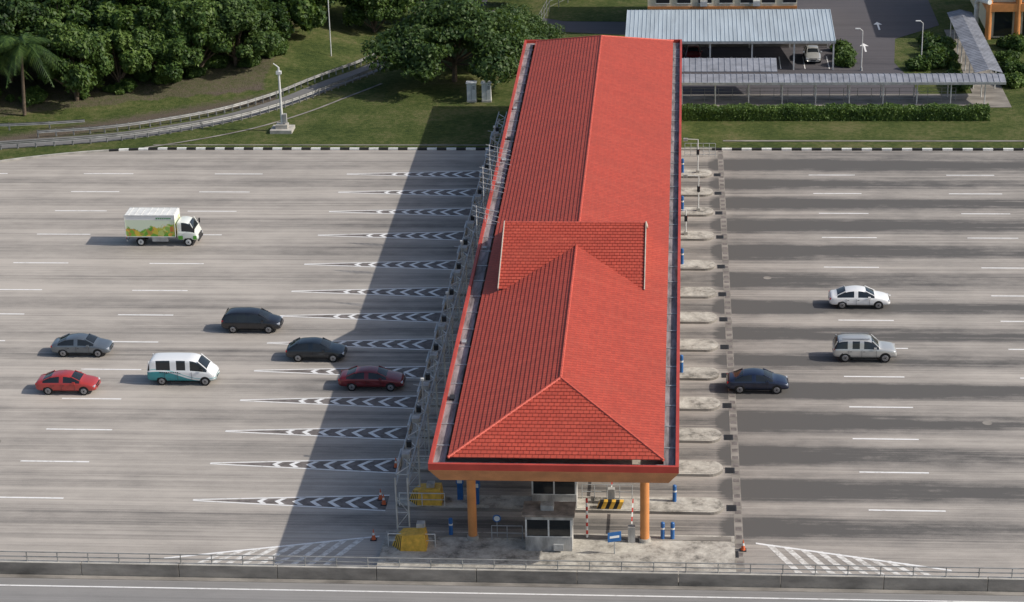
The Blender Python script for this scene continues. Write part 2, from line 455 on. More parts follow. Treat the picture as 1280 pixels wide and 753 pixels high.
co.obj('columns',tp,smooth=False)
of=MB(); of.box(-13.5,-1.8,192.5,204,.1,5.99,m_cream)
for yy in (194,197,200): of.box(-1.82,-1.77,yy,yy+1.6,1.1,2.6,m_glassd); of.box(-13.53,-13.48,yy,yy+1.6,1.1,2.6,m_glassd)
of.obj('toll_office',tp)

# entry-side sign gantry
sg=empty('lane_sign_gantry'); gn=MB()
GX=-17.3
gy0,gy1=113.0,189.0
for z_ in (3.9,4.6):
    for gx_ in (GX,GX+.75):
        gn.beam((gx_,gy0,z_),(gx_,gy1,z_),.07,.09,m_steel)
y=gy0; kk=0
while y<gy1-1:
    for gx_ in (GX,GX+.75):
        gn.beam((gx_,y,3.9),(gx_,y+1.3,4.6),.045,.045,m_steel); gn.beam((gx_,y+1.3,4.6),(gx_,y+2.6,3.9),.045,.045,m_steel)
    gn.beam((GX,y,4.6),(GX+.75,y+1.3,4.6),.045,.045,m_steel_w); gn.beam((GX+.75,y+1.3,4.6),(GX,y+2.6,4.6),.045,.045,m_steel_w)
    gn.beam((GX,y,4.6),(GX+.75,y,4.6),.05,.05,m_steel); y+=2.6
for r in [112.6]+ROWS:
    for gx_ in (GX,GX+.75): gn.cyl((gx_,r,.2),(gx_,r,4.6),.055,.055,m_steel,8)
    for zz in (1.2,2.2,3.2): gn.beam((GX,r,zz),(GX+.75,r,zz),.05,.05,m_steel)
    gn.beam((GX,r,1.2),(GX+.75,r,2.2),.04,.04,m_steel); gn.beam((GX,r,3.2),(GX+.75,r,2.2),.04,.04,m_steel)
    gn.beam((GX-.5,r-.7,1.1),(GX+2.4,r-.7,1.1),.05,.05,m_steel_w); gn.beam((GX-.5,r-.7,.65),(GX+2.4,r-.7,.65),.04,.04,m_steel_w)
    for xx in (GX-.5,GX+.95,GX+2.4): gn.cyl((xx,r-.7,.2),(xx,r-.7,1.12),.03,.03,m_steel_w,6)
    gn.box(GX+1.2,GX+1.7,r-.2,r+.3,.2,1.5,m_booth)
gn.obj('truss',sg)
sb=MB()
for i in range(len(bounds)-2):
    c=(bounds[i]+bounds[i+1])/2
    sb.box(GX-.14,GX-.04,c-.9,c+.9,3.7,4.7,m_steel); sb.box(GX-.16,GX-.142,c-.8,c+.8,3.8,4.6,m_blue)
    sb.box(GX+.1,GX+.6,c-.35,c+.35,4.62,4.9,m_booth)
    sb.box(GX+.2,GX+.5,c+1.2,c+1.5,4.62,5.0,m_trim)
sb.obj('lane_signs',sg)

def antenna(x,y,zb,h,n=5):
    a=MB(); a.cyl((0,0,-3),(0,0,h),.04,.035,m_steel_w,6)
    for i in range(n):
        z_=h-.15-i*.42
        a.cyl((-.3,.15,z_+.12),(1.8,-.7,z_-.12),.022,.022,m_steel_w,5)
    a.cyl((.7,-.25,h-.1),(.7,-.25,h-n*.40),.02,.02,m_steel_w,5)
    a.beam((0,0,1.0),(.8,0,1.0),.05,.05,m_steel_w)
    a.obj('antenna_mast',loc=(x,y,zb))
antenna(-15.9,158.0,5.0,4.4); antenna(-15.95,164.5,5,4.2,5); antenna(-15.8,151.0,5,3.6,3)
def pole(x,y,h):
    c=MB(); c.cyl((0,0,0),(0,0,h),.045,.035,m_steel,8); c.box(-.1,.1,-.08,.08,h,h+.16,m_steel_w); c.cyl((0,0,h-.4),(-.6,0,h-.3),.025,.025,m_steel,6); c.obj('camera_pole',loc=(x,y,.2))
for r in (ROWS[1],ROWS[4],ROWS[6],ROWS[9],ROWS[11]): pole(-16.9,r+.6,5.8)

def cone(x,y,z=.0):
    c=MB(); c.box(-.2,.2,-.2,.2,0,.04,m_trim); c.cyl((0,0,.04),(0,0,.34),.15,.085,m_conecol,12)
    c.cyl((0,0,.34),(0,0,.5),.087,.055,m_whitep,12); c.cyl((0,0,.5),(0,0,.72),.055,.02,m_conecol,12)
    c.obj('traffic_cone',loc=(x,y,z))
cone(-18.9,117.8); cone(-19.2,118.5); cone(-18.9,113.1); cone(-18.8,123.1); cone(3.9,112.5,.01)
def cushion(x,y,z):
    c=MB(); pts=[(-1.1,0,0),(-.5,-.7,0),(1.1,-.7,0),(1.1,.7,0),(-.5,.7,0)]
    top=[(-.8,0,.75),(-.4,-.5,.95),(1.0,-.5,1.05),(1.0,.5,1.05),(-.4,.5,.95)]
    for i in range(5):
        a,b2,c2,d=pts[i],pts[(i+1)%5],top[(i+1)%5],top[i]; nn=4
        for k_ in range(nn):
            t0=k_/nn;t1=(k_+.55)/nn;t2=(k_+1)/nn
            lp=lambda p,q_,t:tuple(Vector(p).lerp(Vector(q_),t))
            c.poly([lp(a,b2,t0),lp(a,b2,t1),lp(d,c2,t1),lp(d,c2,t0)],m_yellow)
            c.poly([lp(a,b2,t1),lp(a,b2,t2),lp(d,c2,t2),lp(d,c2,t1)],m_black if i in (0,4) else m_yellow)
    c.poly(top,m_yellow)
    c.obj('crash_cushion',loc=(x,y,z))
cushion(-16.5,112.0,.22); cushion(-16.2,118.0,.226)
def bollard(x,y,z=.225,h=1.1,m=m_blue):
    c=MB(); c.cyl((0,0,0),(0,0,h),.13,.13,m,14); c.cyl((0,0,h),(0,0,h+.05),.13,.08,m,14); c.cyl((0,0,h*.62),(0,0,h*.72),.135,.135,m_whitep,14); c.obj('bollard',loc=(x,y,z))
for x_,y_ in ((-1.0,113.4),(-.4,113.4),(-14.1,113.5),(-.3,118.4)): bollard(x_,y_)
for i,r in enumerate(ROWS):
    if i in (4,8,10,12): bollard(.1,r,h=1.3)
def reader(x,y):
    c=MB(); c.box(-.18,.18,-.16,.16,0,1.15,m_blue); c.box(-.24,.24,-.2,.2,1.15,1.6,m_blue); c.box(-.16,.16,-.212,-.2,1.22,1.5,m_whitep); c.obj('card_reader',loc=(x,y,.225),bevel=.02)
for r in ROWS[:4]: reader(-12.9,r-.3); reader(-14.0,r+.3)
c=MB(); c.cyl((0,0,0),(0,0,1.4),.03,.03,m_steel,8); c.box(-.42,.42,-.03,0,.85,1.5,m_blue); c.box(-.3,.3,-.036,-.03,1.1,1.25,m_whitep); c.obj('information_sign',loc=(-3.9,111.4,.22),rz=.3)
c=MB()
for i in range(10): c.cyl((0,0,i*.27),(0,0,(i+1)*.27),.07,.07,m_redp if i%2 else m_whitep,10)
c.obj('striped_post',loc=(-5.65,113.4,.22))
c=MB(); c.cyl((0,0,0),(0,0,1.3),.025,.025,m_steel,6); c.cyl((0,-.03,1.3),(0,.0,1.3),.26,.26,m_blue,20); c.cyl((0,-.045,1.3),(0,-.03,1.3),.18,.18,m_whitep,20); c.obj('direction_sign',loc=(-11.2,113.3,.22))
def gate(x,y,l=3.0,m=m_booth):
    c=MB(); c.box(-.22,.22,-.18,.18,0,1.05,m)
    for i in range(6): c.box(-.04,.04,.2+i*l/6,.2+(i+1)*l/6,.86,.96,m_redp if i%2 else m_whitep)
    c.obj('boom_gate',loc=(x,y,.225))
gate(-2.9,113.0,3.6)
for r in ROWS[:-1]: gate(-4.3,r,3.2)
c=MB()
for i in range(6): c.poly([(i*.25,0,0),((i+1)*.25,0,0),((i+1)*.25+.2,0,.5),(i*.25+.2,0,.5)],m_yellow if i%2 else m_black)
for i in range(6): c.poly([(i*.25+.2,0,.5),((i+1)*.25+.2,0,.5),((i+1)*.25+.2,.35,.5),(i*.25+.2,.35,.5)],m_yellow if i%2 else m_black)
c.poly([(0,.35,0),(1.5,.35,0),(1.7,.35,.5),(.2,.35,.5)],m_black); c.poly([(1.5,0,0),(1.5,.35,0),(1.7,.35,.5),(1.7,0,.5)],m_black); c.poly([(0,0,0),(.2,0,.5),(.2,.35,.5),(0,.35,0)],m_yellow)
c.obj('hazard_block',loc=(-5.2,117.2,.225))
def rail(name,pts,h,spacing,m,rails=(1.0,.5),pr=.03,rr=.025,zb=0):
    b_=MB()
    for a,c2 in zip(pts[:-1],pts[1:]):
        a=Vector(a);c2=Vector(c2);n_=max(1,round((c2-a).length/spacing))
        for i in range(n_+1):
            p=a.lerp(c2,i/n_); b_.cyl(p,p+Vector((0,0,h)),pr,pr,m,6)
        for f_ in rails: b_.cyl(a+Vector((0,0,h*f_)),c2+Vector((0,0,h*f_)),rr,rr,m,6)
    b_.obj(name)
rail('handrail',[(-11.5,112.9,.22),(-9.6,112.9,.22)],1.0,.9,m_steel)
rail('handrail',[(-6.2,118.6,.225),(-3.0,118.6,.225)],1.0,.8,m_steel)
def cpost(x,y,h=3.0,arm=True):
    c=MB(); c.cyl((0,0,0),(0,0,h),.06,.05,m_steel_w,8)
    if arm: c.cyl((0,0,h),(-1.1,.0,h+.05),.035,.035,m_steel_w,6); c.box(-1.35,-.95,-.12,.12,h-.12,h+.12,m_booth)
    c.box(-.13,.13,-.13,.13,h*.55,h*.55+.5,m_trim); c.cyl((.131,0,h*.55+.36),(.15,0,h*.55+.36),.07,.07,m_redp,10)
    c.box(-.16,.16,-.16,.16,0,.25,m_conc)
    c.obj('lane_signal_post',loc=(x,y,.225))
for i,r in enumerate(ROWS):
    if i in (10,12): cpost(1.5,r,3.2)
    elif i==9: cpost(.4,r,2.2)
rail('gate_fence',[(.3,189.6,0),(3.2,189.6,0)],1.3,.6,m_steel,(1,.7,.4,.15))

# ------------------------------------------------------------------ foreground parapet + railing
w=MB(); x=-150
while x<130:
    w.box(x,x+5.97,108.05,108.42,-.05,.82,m_conc_dk,m_conc); x+=6
w.obj('parapet_wall',bevel=.02)
rail('metal_railing',[(-100,108.24,.82),(80,108.24,.82)],.62,1.9,m_rail,(1.0,.5),.035,.035)

# ------------------------------------------------------------------ vehicles
def paint(name,col,metal=.3):
    return M(name,col,.28,metal,var=.04,scale=1,coat=.8,spec=.5)
def wheels(b_,xs_,w,r,rimm=m_rim):
    for x_ in xs_:
        for s in (-1,1):
            y0=s*(w-.22);y1=s*(w+.006)
            b_.cyl((x_,y0,r),(x_,y1,r),r,r,m_tyre,20)
            b_.cyl((x_,y1,r),(x_,y1+s*.012,r),r*.66,r*.6,rimm,14)
            b_.cyl((x_,y1+s*.012,r),(x_,y1+s*.016,r),r*.18,r*.18,m_trim,8)
            for k_ in range(5):
                t=k_*2*math.pi/5+.3
                b_.beam((x_+math.cos(t)*r*.25,y1+s*.014,r+math.sin(t)*r*.25),(x_+math.cos(t+.5)*r*.55,y1+s*.014,r+math.sin(t+.5)*r*.55),r*.2,.006,m_trim)
            R=r*1.13; pts=[(x_+math.cos(math.pi*i/12)*R, r+.02+math.sin(math.pi*i/12)*R) for i in range(13)]
            yo=s*(w+.003); b_.poly([(px,yo,pz) for px,pz in pts],m_tyre)
            for i in range(12): b_.poly([(pts[i][0],yo,pts[i][1]),(pts[i+1][0],yo,pts[i+1][1]),(pts[i+1][0],s*(w-.3),pts[i+1][1]),(pts[i][0],s*(w-.3),pts[i][1])],m_tyre)
def loft(st,body,name,parent,glass=m_glassd,sub=2):
    V=[];F=[];MI=[]
    for (x,zb,zl,zr,w,wr,kd) in st:
        h=[(0,zb),(.86*w,zb),(w,zb+min(.2,(zl-zb)*.4)),(w,zl-min(.12,(zl-zb)*.3)),(.955*w,zl),(wr,zr-min(.06,(zr-zl)*.4)),(.72*wr,zr-.006),(0,zr+.012)]
        ring=h+[(-a,b2) for a,b2 in h[6:0:-1]]
        V+=[(x,a,b2) for a,b2 in ring]
    N=14
    for i in range(len(st)-1):
        kd=st[i][6]
        for k_ in range(N):
            F.append((i*N+k_,(i+1)*N+k_,(i+1)*N+(k_+1)%N,i*N+(k_+1)%N)); m=0
            if kd=='ws' and k_ in (5,6,7,8): m=1
            if kd in('g','ws') and k_ in (4,9): m=1
            if k_ in (0,13): m=2
            MI.append(m)
    F.append(tuple(range(N-1,-1,-1))); MI.append(0)
    k0=(len(st)-1)*N; F.append(tuple(range(k0,k0+N))); MI.append(0)
    me=bpy.data.meshes.new(name); me.from_pydata(V,[],F)
    for m in (body,glass,m_trim): me.materials.append(m)
    me.polygons.foreach_set('material_index',MI); me.polygons.foreach_set('use_smooth',[True]*len(F)); me.update()
    ca=me.attributes.new('crease_edge','FLOAT','EDGE')
    cr=[]
    for e_ in me.edges:
        a,b2=e_.vertices; ka,kb_=a%N,b2%N
        v=0
        if ka==kb_ and ka in (4,10): v=.65
        elif ka==kb_ and ka in (5,9): v=.5
        elif ka==kb_ and ka in (2,3,11,12): v=.35
        cr.append(v)
    ca.data.foreach_set('value',cr)
    o=bpy.data.objects.new(name,me); sc.collection.objects.link(o); o.parent=parent
    s=o.modifiers.new('sub','SUBSURF'); s.levels=sub; s.render_levels=sub
    pb=MB()
    for i in range(len(st)-1):
        if st[i][6]=='ws':
            a,b2=st[i],st[i+1]
            for sd in (-1,1):
                pb.cyl((a[0],sd*(a[5]-.03),a[3]-.05),(b2[0],sd*(b2[5]-.03),b2[3]-.055),.04,.04,body,8)
    if pb.v: pb.obj('pillars',parent,smooth=True)
    return o
def details(parent,Lh,w,zl,hx,doors,handles=True,hz=.66,tz=.82,mirror_x=.75,mz=.98,body=None):
    d=MB()
    for s in (-1,1):
        d.box(Lh-.26,Lh-.06,s*w*.72-.15,s*w*.72+.15,hz-.06,hz+.05,m_lampw)
        d.box(-Lh+.03,-Lh+.20,s*w*.76-.13,s*w*.76+.13,tz-.09,tz+.06,m_lampr)
        d.box(mirror_x-.1,mirror_x+.1,s*(w+.08)-.08,s*(w+.08)+.08,mz-.06,mz+.07,body or m_trim)
        for dx in doors: d.box(dx-.008,dx+.008,s*w-.02,s*w+.002,.36,zl-.08,m_trim)
        if handles:
            for dx in doors[:2]: d.box(dx+.08,dx+.24,s*w-.02,s*w+.012,zl-.2,zl-.17,m_trim)
        d.box(-.85,.85,s*w-.03,s*w+.002,.25,.30,m_trim)
    d.box(Lh-.04,Lh+.01,-.3,.3,.42,.54,m_black); d.box(Lh-.06,Lh-.01,-.42,.42,.6,.68,m_trim)
    d.box(-Lh-.01,-Lh+.04,-.26,.26,.55,.68,m_black)
    d.obj('lights_and_trim',parent,bevel=.015)
def place(name,x,y,rz=0,z=0): return empty(name,(x,y,z),rz)
def sedan(name,x,y,body,Lc=4.5,w=.87,H=1.44,rz=0,rim=m_rim,hatch=False,z=0):
    e_=place(name,x,y,rz,z); h=Lc/2; k_=Lc/4.5; q=H-1.44
    st=[(-h,.42,.66,.76,w*.80,w*.66,'b'),(-h+.06*k_,.30,.86,1.0,w*.94,w*.78,'b'),(-h+.28*k_,.24,.92,1.06,w*.985,w*.80,'b')]
    if hatch: st+=[(-h+.36*k_,.24,.94,1.12,w,w*.78,'ws'),(-h+.92*k_,.22,.95,1.39+q,w,w*.70,'g')]
    else: st+=[(-h+.50*k_,.24,.93,1.07,w,w*.80,'ws'),(-h+1.18*k_,.22,.94,1.39+q,w,w*.70,'g')]
    st+=[(-.32*k_,.22,.95,1.45+q,w,w*.71,'p'),(-.23*k_,.22,.95,1.455+q,w,w*.71,'g'),
        (.42*k_,.22,.94,1.41+q,w,w*.69,'ws'),(1.18*k_,.22,.91,1.03,w,w*.79,'b'),(1.32*k_,.23,.88,.98,w*.99,w*.79,'b'),
        (h-.32*k_,.24,.77,.86,w*.97,w*.77,'b'),(h-.08*k_,.27,.65,.73,w*.91,w*.70,'b'),(h,.36,.53,.60,w*.78,w*.56,'b')]
    loft(st,body,'body',e_)
    b_=MB(); wheels(b_,(-h+.95*k_,h-.88*k_),w-.004,.325,rim); b_.obj('wheels',e_)
    details(e_,h,w,.93,0,(-.27*k_,-1.02*k_,.72*k_),mirror_x=.68*k_,body=body)
    return e_
def boxy(name,x,y,body,Lc,w,H,rz=0,kind='mpv',rim=m_rim):
    e_=place(name,x,y,rz); h=Lc/2
    if kind=='mpv':
        st=[(-h,.42,.85,1.0,w*.85,w*.72,'b'),(-h+.06,.28,.95,1.10,w*.95,w*.78,'ws'),(-h+.34,.24,.97,H-.06,w,w*.74,'g'),(-h+1.1,.22,.98,H,w,w*.76,'p'),(-h+1.18,.22,.98,H,w,w*.76,'g'),
            (-.25,.22,.98,H+.01,w,w*.76,'p'),(-.17,.22,.98,H+.01,w,w*.76,'g'),(.62,.22,.96,H-.05,w,w*.72,'ws'),(1.42,.22,.93,1.07,w,w*.8,'b'),(1.6,.23,.9,1.02,w*.99,w*.78,'b'),(h-.26,.25,.78,.90,w*.96,w*.76,'b'),(h-.07,.28,.66,.76,w*.9,w*.70,'b'),(h,.36,.54,.62,w*.78,w*.58,'b')]
        zl=.97; r=.33; wx=(-h+.9,h-.92); mx=.95
    elif kind=='suv':
        st=[(-h,.45,.9,1.0,w*.88,w*.76,'b'),(-h+.05,.34,1.0,1.12,w*.96,w*.8,'ws'),(-h+.25,.30,1.04,H-.05,w,w*.78,'g'),(-h+1.15,.28,1.04,H,w,w*.8,'p'),(-h+1.25,.28,1.04,H,w,w*.8,'g'),
            (-.3,.28,1.04,H+.01,w,w*.8,'p'),(-.2,.28,1.04,H+.01,w,w*.8,'g'),(.5,.28,1.03,H-.03,w,w*.76,'ws'),(1.05,.28,1.02,1.12,w,w*.82,'b'),(1.25,.29,1.0,1.09,w,w*.82,'b'),(h-.25,.3,.93,1.01,w*.97,w*.8,'b'),(h-.06,.34,.8,.88,w*.92,w*.74,'b'),(h,.42,.62,.7,w*.82,w*.64,'b')]
        zl=1.04; r=.36; wx=(-h+.85,h-.85); mx=.7
    else:
        st=[(-h,.42,.95,1.05,w*.92,w*.84,'b'),(-h+.04,.3,1.08,1.2,w*.97,w*.86,'ws'),(-h+.16,.28,1.16,H-.08,w,w*.84,'b'),(-h+.5,.26,1.18,H,w,w*.86,'g'),(-.55,.26,1.18,H+.02,w,w*.86,'p'),(-.45,.26,1.18,H+.02,w,w*.86,'g'),
            (.5,.26,1.18,H+.01,w,w*.86,'p'),(.6,.26,1.16,H+.01,w,w*.86,'g'),(1.25,.26,1.12,H-.07,w,w*.82,'ws'),(2.0,.27,1.05,1.2,w*.99,w*.86,'b'),(2.2,.28,.98,1.08,w*.97,w*.84,'b'),(h-.1,.3,.82,.92,w*.93,w*.8,'b'),(h,.4,.6,.7,w*.82,w*.7,'b')]
        zl=1.16; r=.33; wx=(-h+1.05,h-.75); mx=1.55
    loft(st,body,'body',e_)
    b_=MB(); wheels(b_,wx,w-.004,r,rim)
    if kind=='suv':
        for s in (-1,1): b_.beam((-1.7,s*w*.62,H+.05),(.3,s*w*.62,H+.05),.05,.05,m_rim)
    b_.obj('wheels',e_)
    details(e_,h,w,zl,0,(-.25,-1.2,.8),mirror_x=mx,mz=zl+.1,hz=.74 if kind!='suv' else .8,tz=.95,body=body if kind!='van' else m_trim)
    return e_
p_grey=paint('grey_car_paint',(.15,.175,.20),.5); p_red=paint('red_car_paint',(.40,.038,.032),.1); p_dred=paint('maroon_car_paint',(.17,.012,.018),.4)
p_blk=paint('black_car_paint',(.012,.013,.018),.2); p_blk2=paint('blueblack_car_paint',(.012,.018,.026),.3); p_wht=paint('white_car_paint',(.80,.80,.79),0)
p_slv=paint('silver_car_paint',(.52,.52,.50),.4); p_navy=paint('navy_car_paint',(.012,.020,.05),.3)
p_van=paint('white_van_paint',(.78,.79,.79),0); n=p_van.node_tree; b=n.nodes['Principled BSDF']
tc=n.nodes.new('ShaderNodeTexCoord'); sp=n.nodes.new('ShaderNodeSeparateXYZ'); L(n,tc.outputs['Object'],sp.inputs[0])
v=mth(n,'SUBTRACT',mth(n,'ADD',mth(n,'MULTIPLY',mth(n,'SINE',mth(n,'MULTIPLY',sp.outputs['X'],1.3)),-.18),mth(n,'MULTIPLY',sp.outputs['X'],-.12)),mth(n,'SUBTRACT',sp.outputs['Z'],.76))
tf=mth(n,'MULTIPLY',v,30,True)
v2=mth(n,'SUBTRACT',1.0,mth(n,'MULTIPLY',mth(n,'ABSOLUTE',mth(n,'ADD',v,.14)),22,True))
cc=mixc(n,tf,(.78,.79,.79),(.01,.24,.27)); cc=mixc(n,v2,cc,(.02,.40,.42))
L(n,cc,b.inputs['Base Color'])

sedan('sedan_car',-45.1,141.6,p_grey,4.5); sedan('sedan_car',-44.3,134.8,p_red,4.45,H=1.42)
sedan('hatchback_car',-27.1,141.1,p_blk2,4.45,H=1.48,hatch=True); sedan('sedan_car',-22.2,136.05,p_dred,4.75,w=.9)
sedan('sedan_car',13.9,152.3,p_wht,4.7,w=.88,H=1.47); sedan('sedan_car',5.5,136.25,p_navy,4.4)
boxy('minivan_car',-33.0,146.5,p_blk,4.6,.89,1.62,kind='mpv'); boxy('suv_car',13.5,142.0,p_slv,4.6,.89,1.68,kind='suv')
vn=boxy('passenger_van',-36.2,136.7,p_van,5.0,.88,1.98,kind='van')
tx=MB()
for i in range(9): tx.box(-1.55+i*.16,-1.46+i*.16,-.89,-.872,1.0,1.07,m_trim)
tx.obj('lettering',vn)

tk=empty('box_truck',(-44.4,165.6,0))
m_gfx,n,b=nt('fruit_graphic')
tc=n.nodes.new('ShaderNodeTexCoord'); sp=n.nodes.new('ShaderNodeSeparateXYZ'); L(n,tc.outputs['Object'],sp.inputs[0])
vo=n.nodes.new('ShaderNodeTexVoronoi'); vo.inputs['Scale'].default_value=3.0; L(n,tc.outputs['Object'],vo.inputs['Vector'])
sc2=n.nodes.new('ShaderNodeSeparateColor'); L(n,vo.outputs['Color'],sc2.inputs[0])
fr_=ramp(n,sc2.outputs[0],[(.0,(.10,.32,.03)),(.3,(.28,.48,.05)),(.5,(.70,.50,.06)),(.7,(.62,.20,.06)),(.85,(.20,.40,.06)),(1,(.58,.62,.2))])
nz=noise(n,1.6,(1,1,1),4)
hh=mth(n,'ADD',mth(n,'MULTIPLY',mth(n,'SUBTRACT',1.95,sp.outputs['Z']),1.6),mth(n,'MULTIPLY',mth(n,'SUBTRACT',nz,.5),3.2))
hh=mth(n,'ADD',hh,mth(n,'MULTIPLY',sp.outputs['X'],.2))
fg=mth(n,'MULTIPLY',hh,4,True)
cc=mixc(n,fg,(.68,.76,.58),fr_); cc=mixc(n,mth(n,'MULTIPLY',mth(n,'SUBTRACT',sp.outputs['Z'],2.35),12,True),cc,(.78,.78,.76))
L(n,cc,b.inputs['Base Color']); b.inputs['Roughness'].default_value=.4
t=MB(); t.box(-3.15,1.2,-1.0,1.0,.88,2.80,m_gfx,m_whitep); t.obj('cargo_box',tk,bevel=.03)
t=MB(); mgl=M('green_letters',(.03,.25,.05),.5)
for zz in (.86,2.78):
    for s in (-1,1): t.box(-3.17,1.22,s*1.0-.03,s*1.0+.03,zz-.03,zz+.05,m_steel_w)
for xx in (-3.14,1.19):
    for s in (-1,1): t.box(xx-.03,xx+.03,s*1.0-.035,s*1.0+.035,.9,2.78,m_steel_w)
for xx in np.arange(-2.8,1.1,.55): t.box(xx-.02,xx+.02,-.98,.98,2.80,2.825,m_whitep)
for i in range(8): t.box(-.4+i*.17,-.3+i*.17,-1.02,-1.004,2.48,2.6,mgl)
t.box(-3.1,2.6,-.4,.4,.55,.85,m_trim); t.box(-3.15,-3.05,-.9,.9,.4,.52,m_steel); t.box(-.9,.5,-.9,-.7,.4,.8,m_steel); t.box(-.8,.3,.7,.9,.4,.75,m_trim)
t.box(-3.19,-3.15,-.85,-.6,.62,.74,m_lampr); t.box(-3.19,-3.15,.6,.85,.62,.74,m_lampr)
t.obj('chassis_and_frame',tk)
p_cab=paint('cab_paint',(.72,.74,.68),0)
st=[(1.32,.6,1.3,2.05,.9,.84,'b'),(1.36,.5,1.32,2.16,.95,.86,'b'),(1.62,.45,1.32,2.2,.96,.87,'g'),(2.45,.45,1.30,2.16,.96,.85,'ws'),(2.86,.45,1.22,1.36,.95,.88,'b'),(3.02,.45,1.0,1.12,.93,.86,'b'),(3.1,.5,.75,.85,.88,.8,'b')]
loft(st,p_cab,'cab',tk)
t=MB(); wheels(t,(-1.9,2.25),.95,.37,m_whitep)
mgs=M('green_stripe',(.12,.38,.05),.4)
for s in (-1,1):
    t.box(3.0,3.12,s*.7-.14,s*.7+.14,.66,.82,m_lampw); t.beam((2.6,s*.95,1.6),(2.85,s*1.12,1.7),.03,.03,m_trim); t.box(2.8,2.9,s*1.12-.08,s*1.12+.08,1.45,1.85,m_trim)
    t.box(1.4,1.8,s*.965-.01,s*.965+.01,.62,.95,mgs); t.box(2.7,3.0,s*.955-.01,s*.955+.01,.62,.95,mgs)
t.box(3.06,3.14,-.55,.55,.62,.95,m_trim); t.box(3.08,3.16,-.85,.85,.42,.6,m_trim)
t.obj('wheels_and_trim',tk)

# ------------------------------------------------------------------ ramp road and guard rails
path=[(-90,188.5),(-76,190.3),(-67.3,192.6),(-57.4,195.0),(-51,198.2),(-45.9,202.0),(-41.8,207.0),(-38.6,212.3),(-35,218.5),(-32.2,225),(-30.5,233),(-30,245),(-30,262)]
def smoothp(p,n=6):
    out=[]
    for i in range(len(p)-1):
        p0=Vector(p[max(i-1,0)]);p1=Vector(p[i]);p2=Vector(p[i+1]);p3=Vector(p[min(i+2,len(p)-1)])
        for k_ in range(n):
            t=k_/n; out.append(.5*((2*p1)+(p2-p0)*t+(2*p0-5*p1+4*p2-p3)*t*t+(3*p1-p0-3*p2+p3)*t**3))
    out.append(Vector(p[-1])); return out
def offset(P,d):
    o=[]
    for i,p in enumerate(P):
        t=(P[min(i+1,len(P)-1)]-P[max(i-1,0)]).normalized(); o.append(p+Vector((-t.y,t.x))*d)
    return o
P=smoothp(path)
zp=lambda p:.12+bank(p.x,p.y)
A=offset(P,1.3);B=offset(P,-1.3)
r_=MB()
for i in range(len(P)-1):
    z0=max(zp(A[i]),zp(B[i]))+.03; z1=max(zp(A[i+1]),zp(B[i+1]))+.03
    r_.poly([(B[i].x,B[i].y,z0),(B[i+1].x,B[i+1].y,z1),(A[i+1].x,A[i+1].y,z1),(A[i].x,A[i].y,z0)],m_ramp)
    for S,s in ((A,1),(B,-1)):
        r_.poly([(S[i].x,S[i].y,z0),(S[i+1].x,S[i+1].y,z1),(S[i+1].x,S[i+1].y,-.1),(S[i].x,S[i].y,-.1)],m_conc_dk)
r_.obj('access_road')
def guard(Q,name='guard_rail'):
    b_=MB()
    for i in range(len(Q)-1):
        a=Q[i];c2=Q[i+1];za=zp(a)+.03;zc=zp(c2)+.03
        d=(c2-a).normalized(); nn=Vector((-d.y,d.x))
        for (h0,h1,o0_,o1_) in ((.42,.50,0,.05),(.50,.58,.05,0),(.58,.66,0,.05),(.66,.74,.05,0)):
            b_.poly([(a.x+nn.x*o0_,a.y+nn.y*o0_,za+h0),(c2.x+nn.x*o0_,c2.y+nn.y*o0_,zc+h0),(c2.x+nn.x*o1_,c2.y+nn.y*o1_,zc+h1),(a.x+nn.x*o1_,a.y+nn.y*o1_,za+h1)],m_rail)
        b_.box(a.x-.06,a.x+.06,a.y+.06,a.y+.2,za-.2,za+.72,m_rail)
    b_.obj(name)
guard(offset(P,-1.6)); guard(offset(P,1.7)[14:66])
guard([Vector((-80,197.0)),Vector((-76,197)),Vector((-72,197.1)),Vector((-68,197.4)),Vector((-64,198.0)),Vector((-60.5,198.8))])
Q=[q_+Vector((1.4,-2.2)) for q_ in offset(P,-2.4)[20:48]]; Q2=offset(Q,.3)
r_=MB()
for i in range(len(Q)-1): r_.poly([(Q[i].x,Q[i].y,zp(Q[i])+.03),(Q[i+1].x,Q[i+1].y,zp(Q[i+1])+.03),(Q2[i+1].x,Q2[i+1].y,zp(Q[i+1])+.03),(Q2[i].x,Q2[i].y,zp(Q[i])+.03)],m_conc_dk)
r_.obj('concrete_drain')

c=MB(); c.cyl((0,0,.3),(0,0,6.6),.15,.10,m_steel_w,12); c.box(-1.1,1.1,-1.0,1.0,-.1,.35,m_conc); c.box(-.6,.6,-.5,.5,.35,.75,m_conc)
c.box(-.25,.25,-.2,.2,5.9,6.2,m_steel_w); c.cyl((0,0,6.6),(-.5,0,7.0),.06,.05,m_steel_w,8); c.box(.16,.5,-.2,.2,.9,1.8,m_booth)
c.obj('light_mast',loc=(-39.9,197.3,.1))
def lamp(x,y,h,arm=1.2,z=.1):
    c=MB(); c.cyl((0,0,0),(0,0,h),.07,.045,m_steel_w,10); c.cyl((0,0,h),(-arm,0,h+.25),.04,.035,m_steel_w,8)
    c.box(-arm-.5,-arm+.05,-.12,.12,h+.2,h+.3,m_steel_w); c.cyl((0,0,0),(0,0,.4),.14,.12,m_steel,10); c.obj('street_lamp',loc=(x,y,z),bevel=.01)
lamp(-39.1,223.4,10); lamp(25.8,221.3,4.6,.3); lamp(19.2,218.9,4.4,.3)
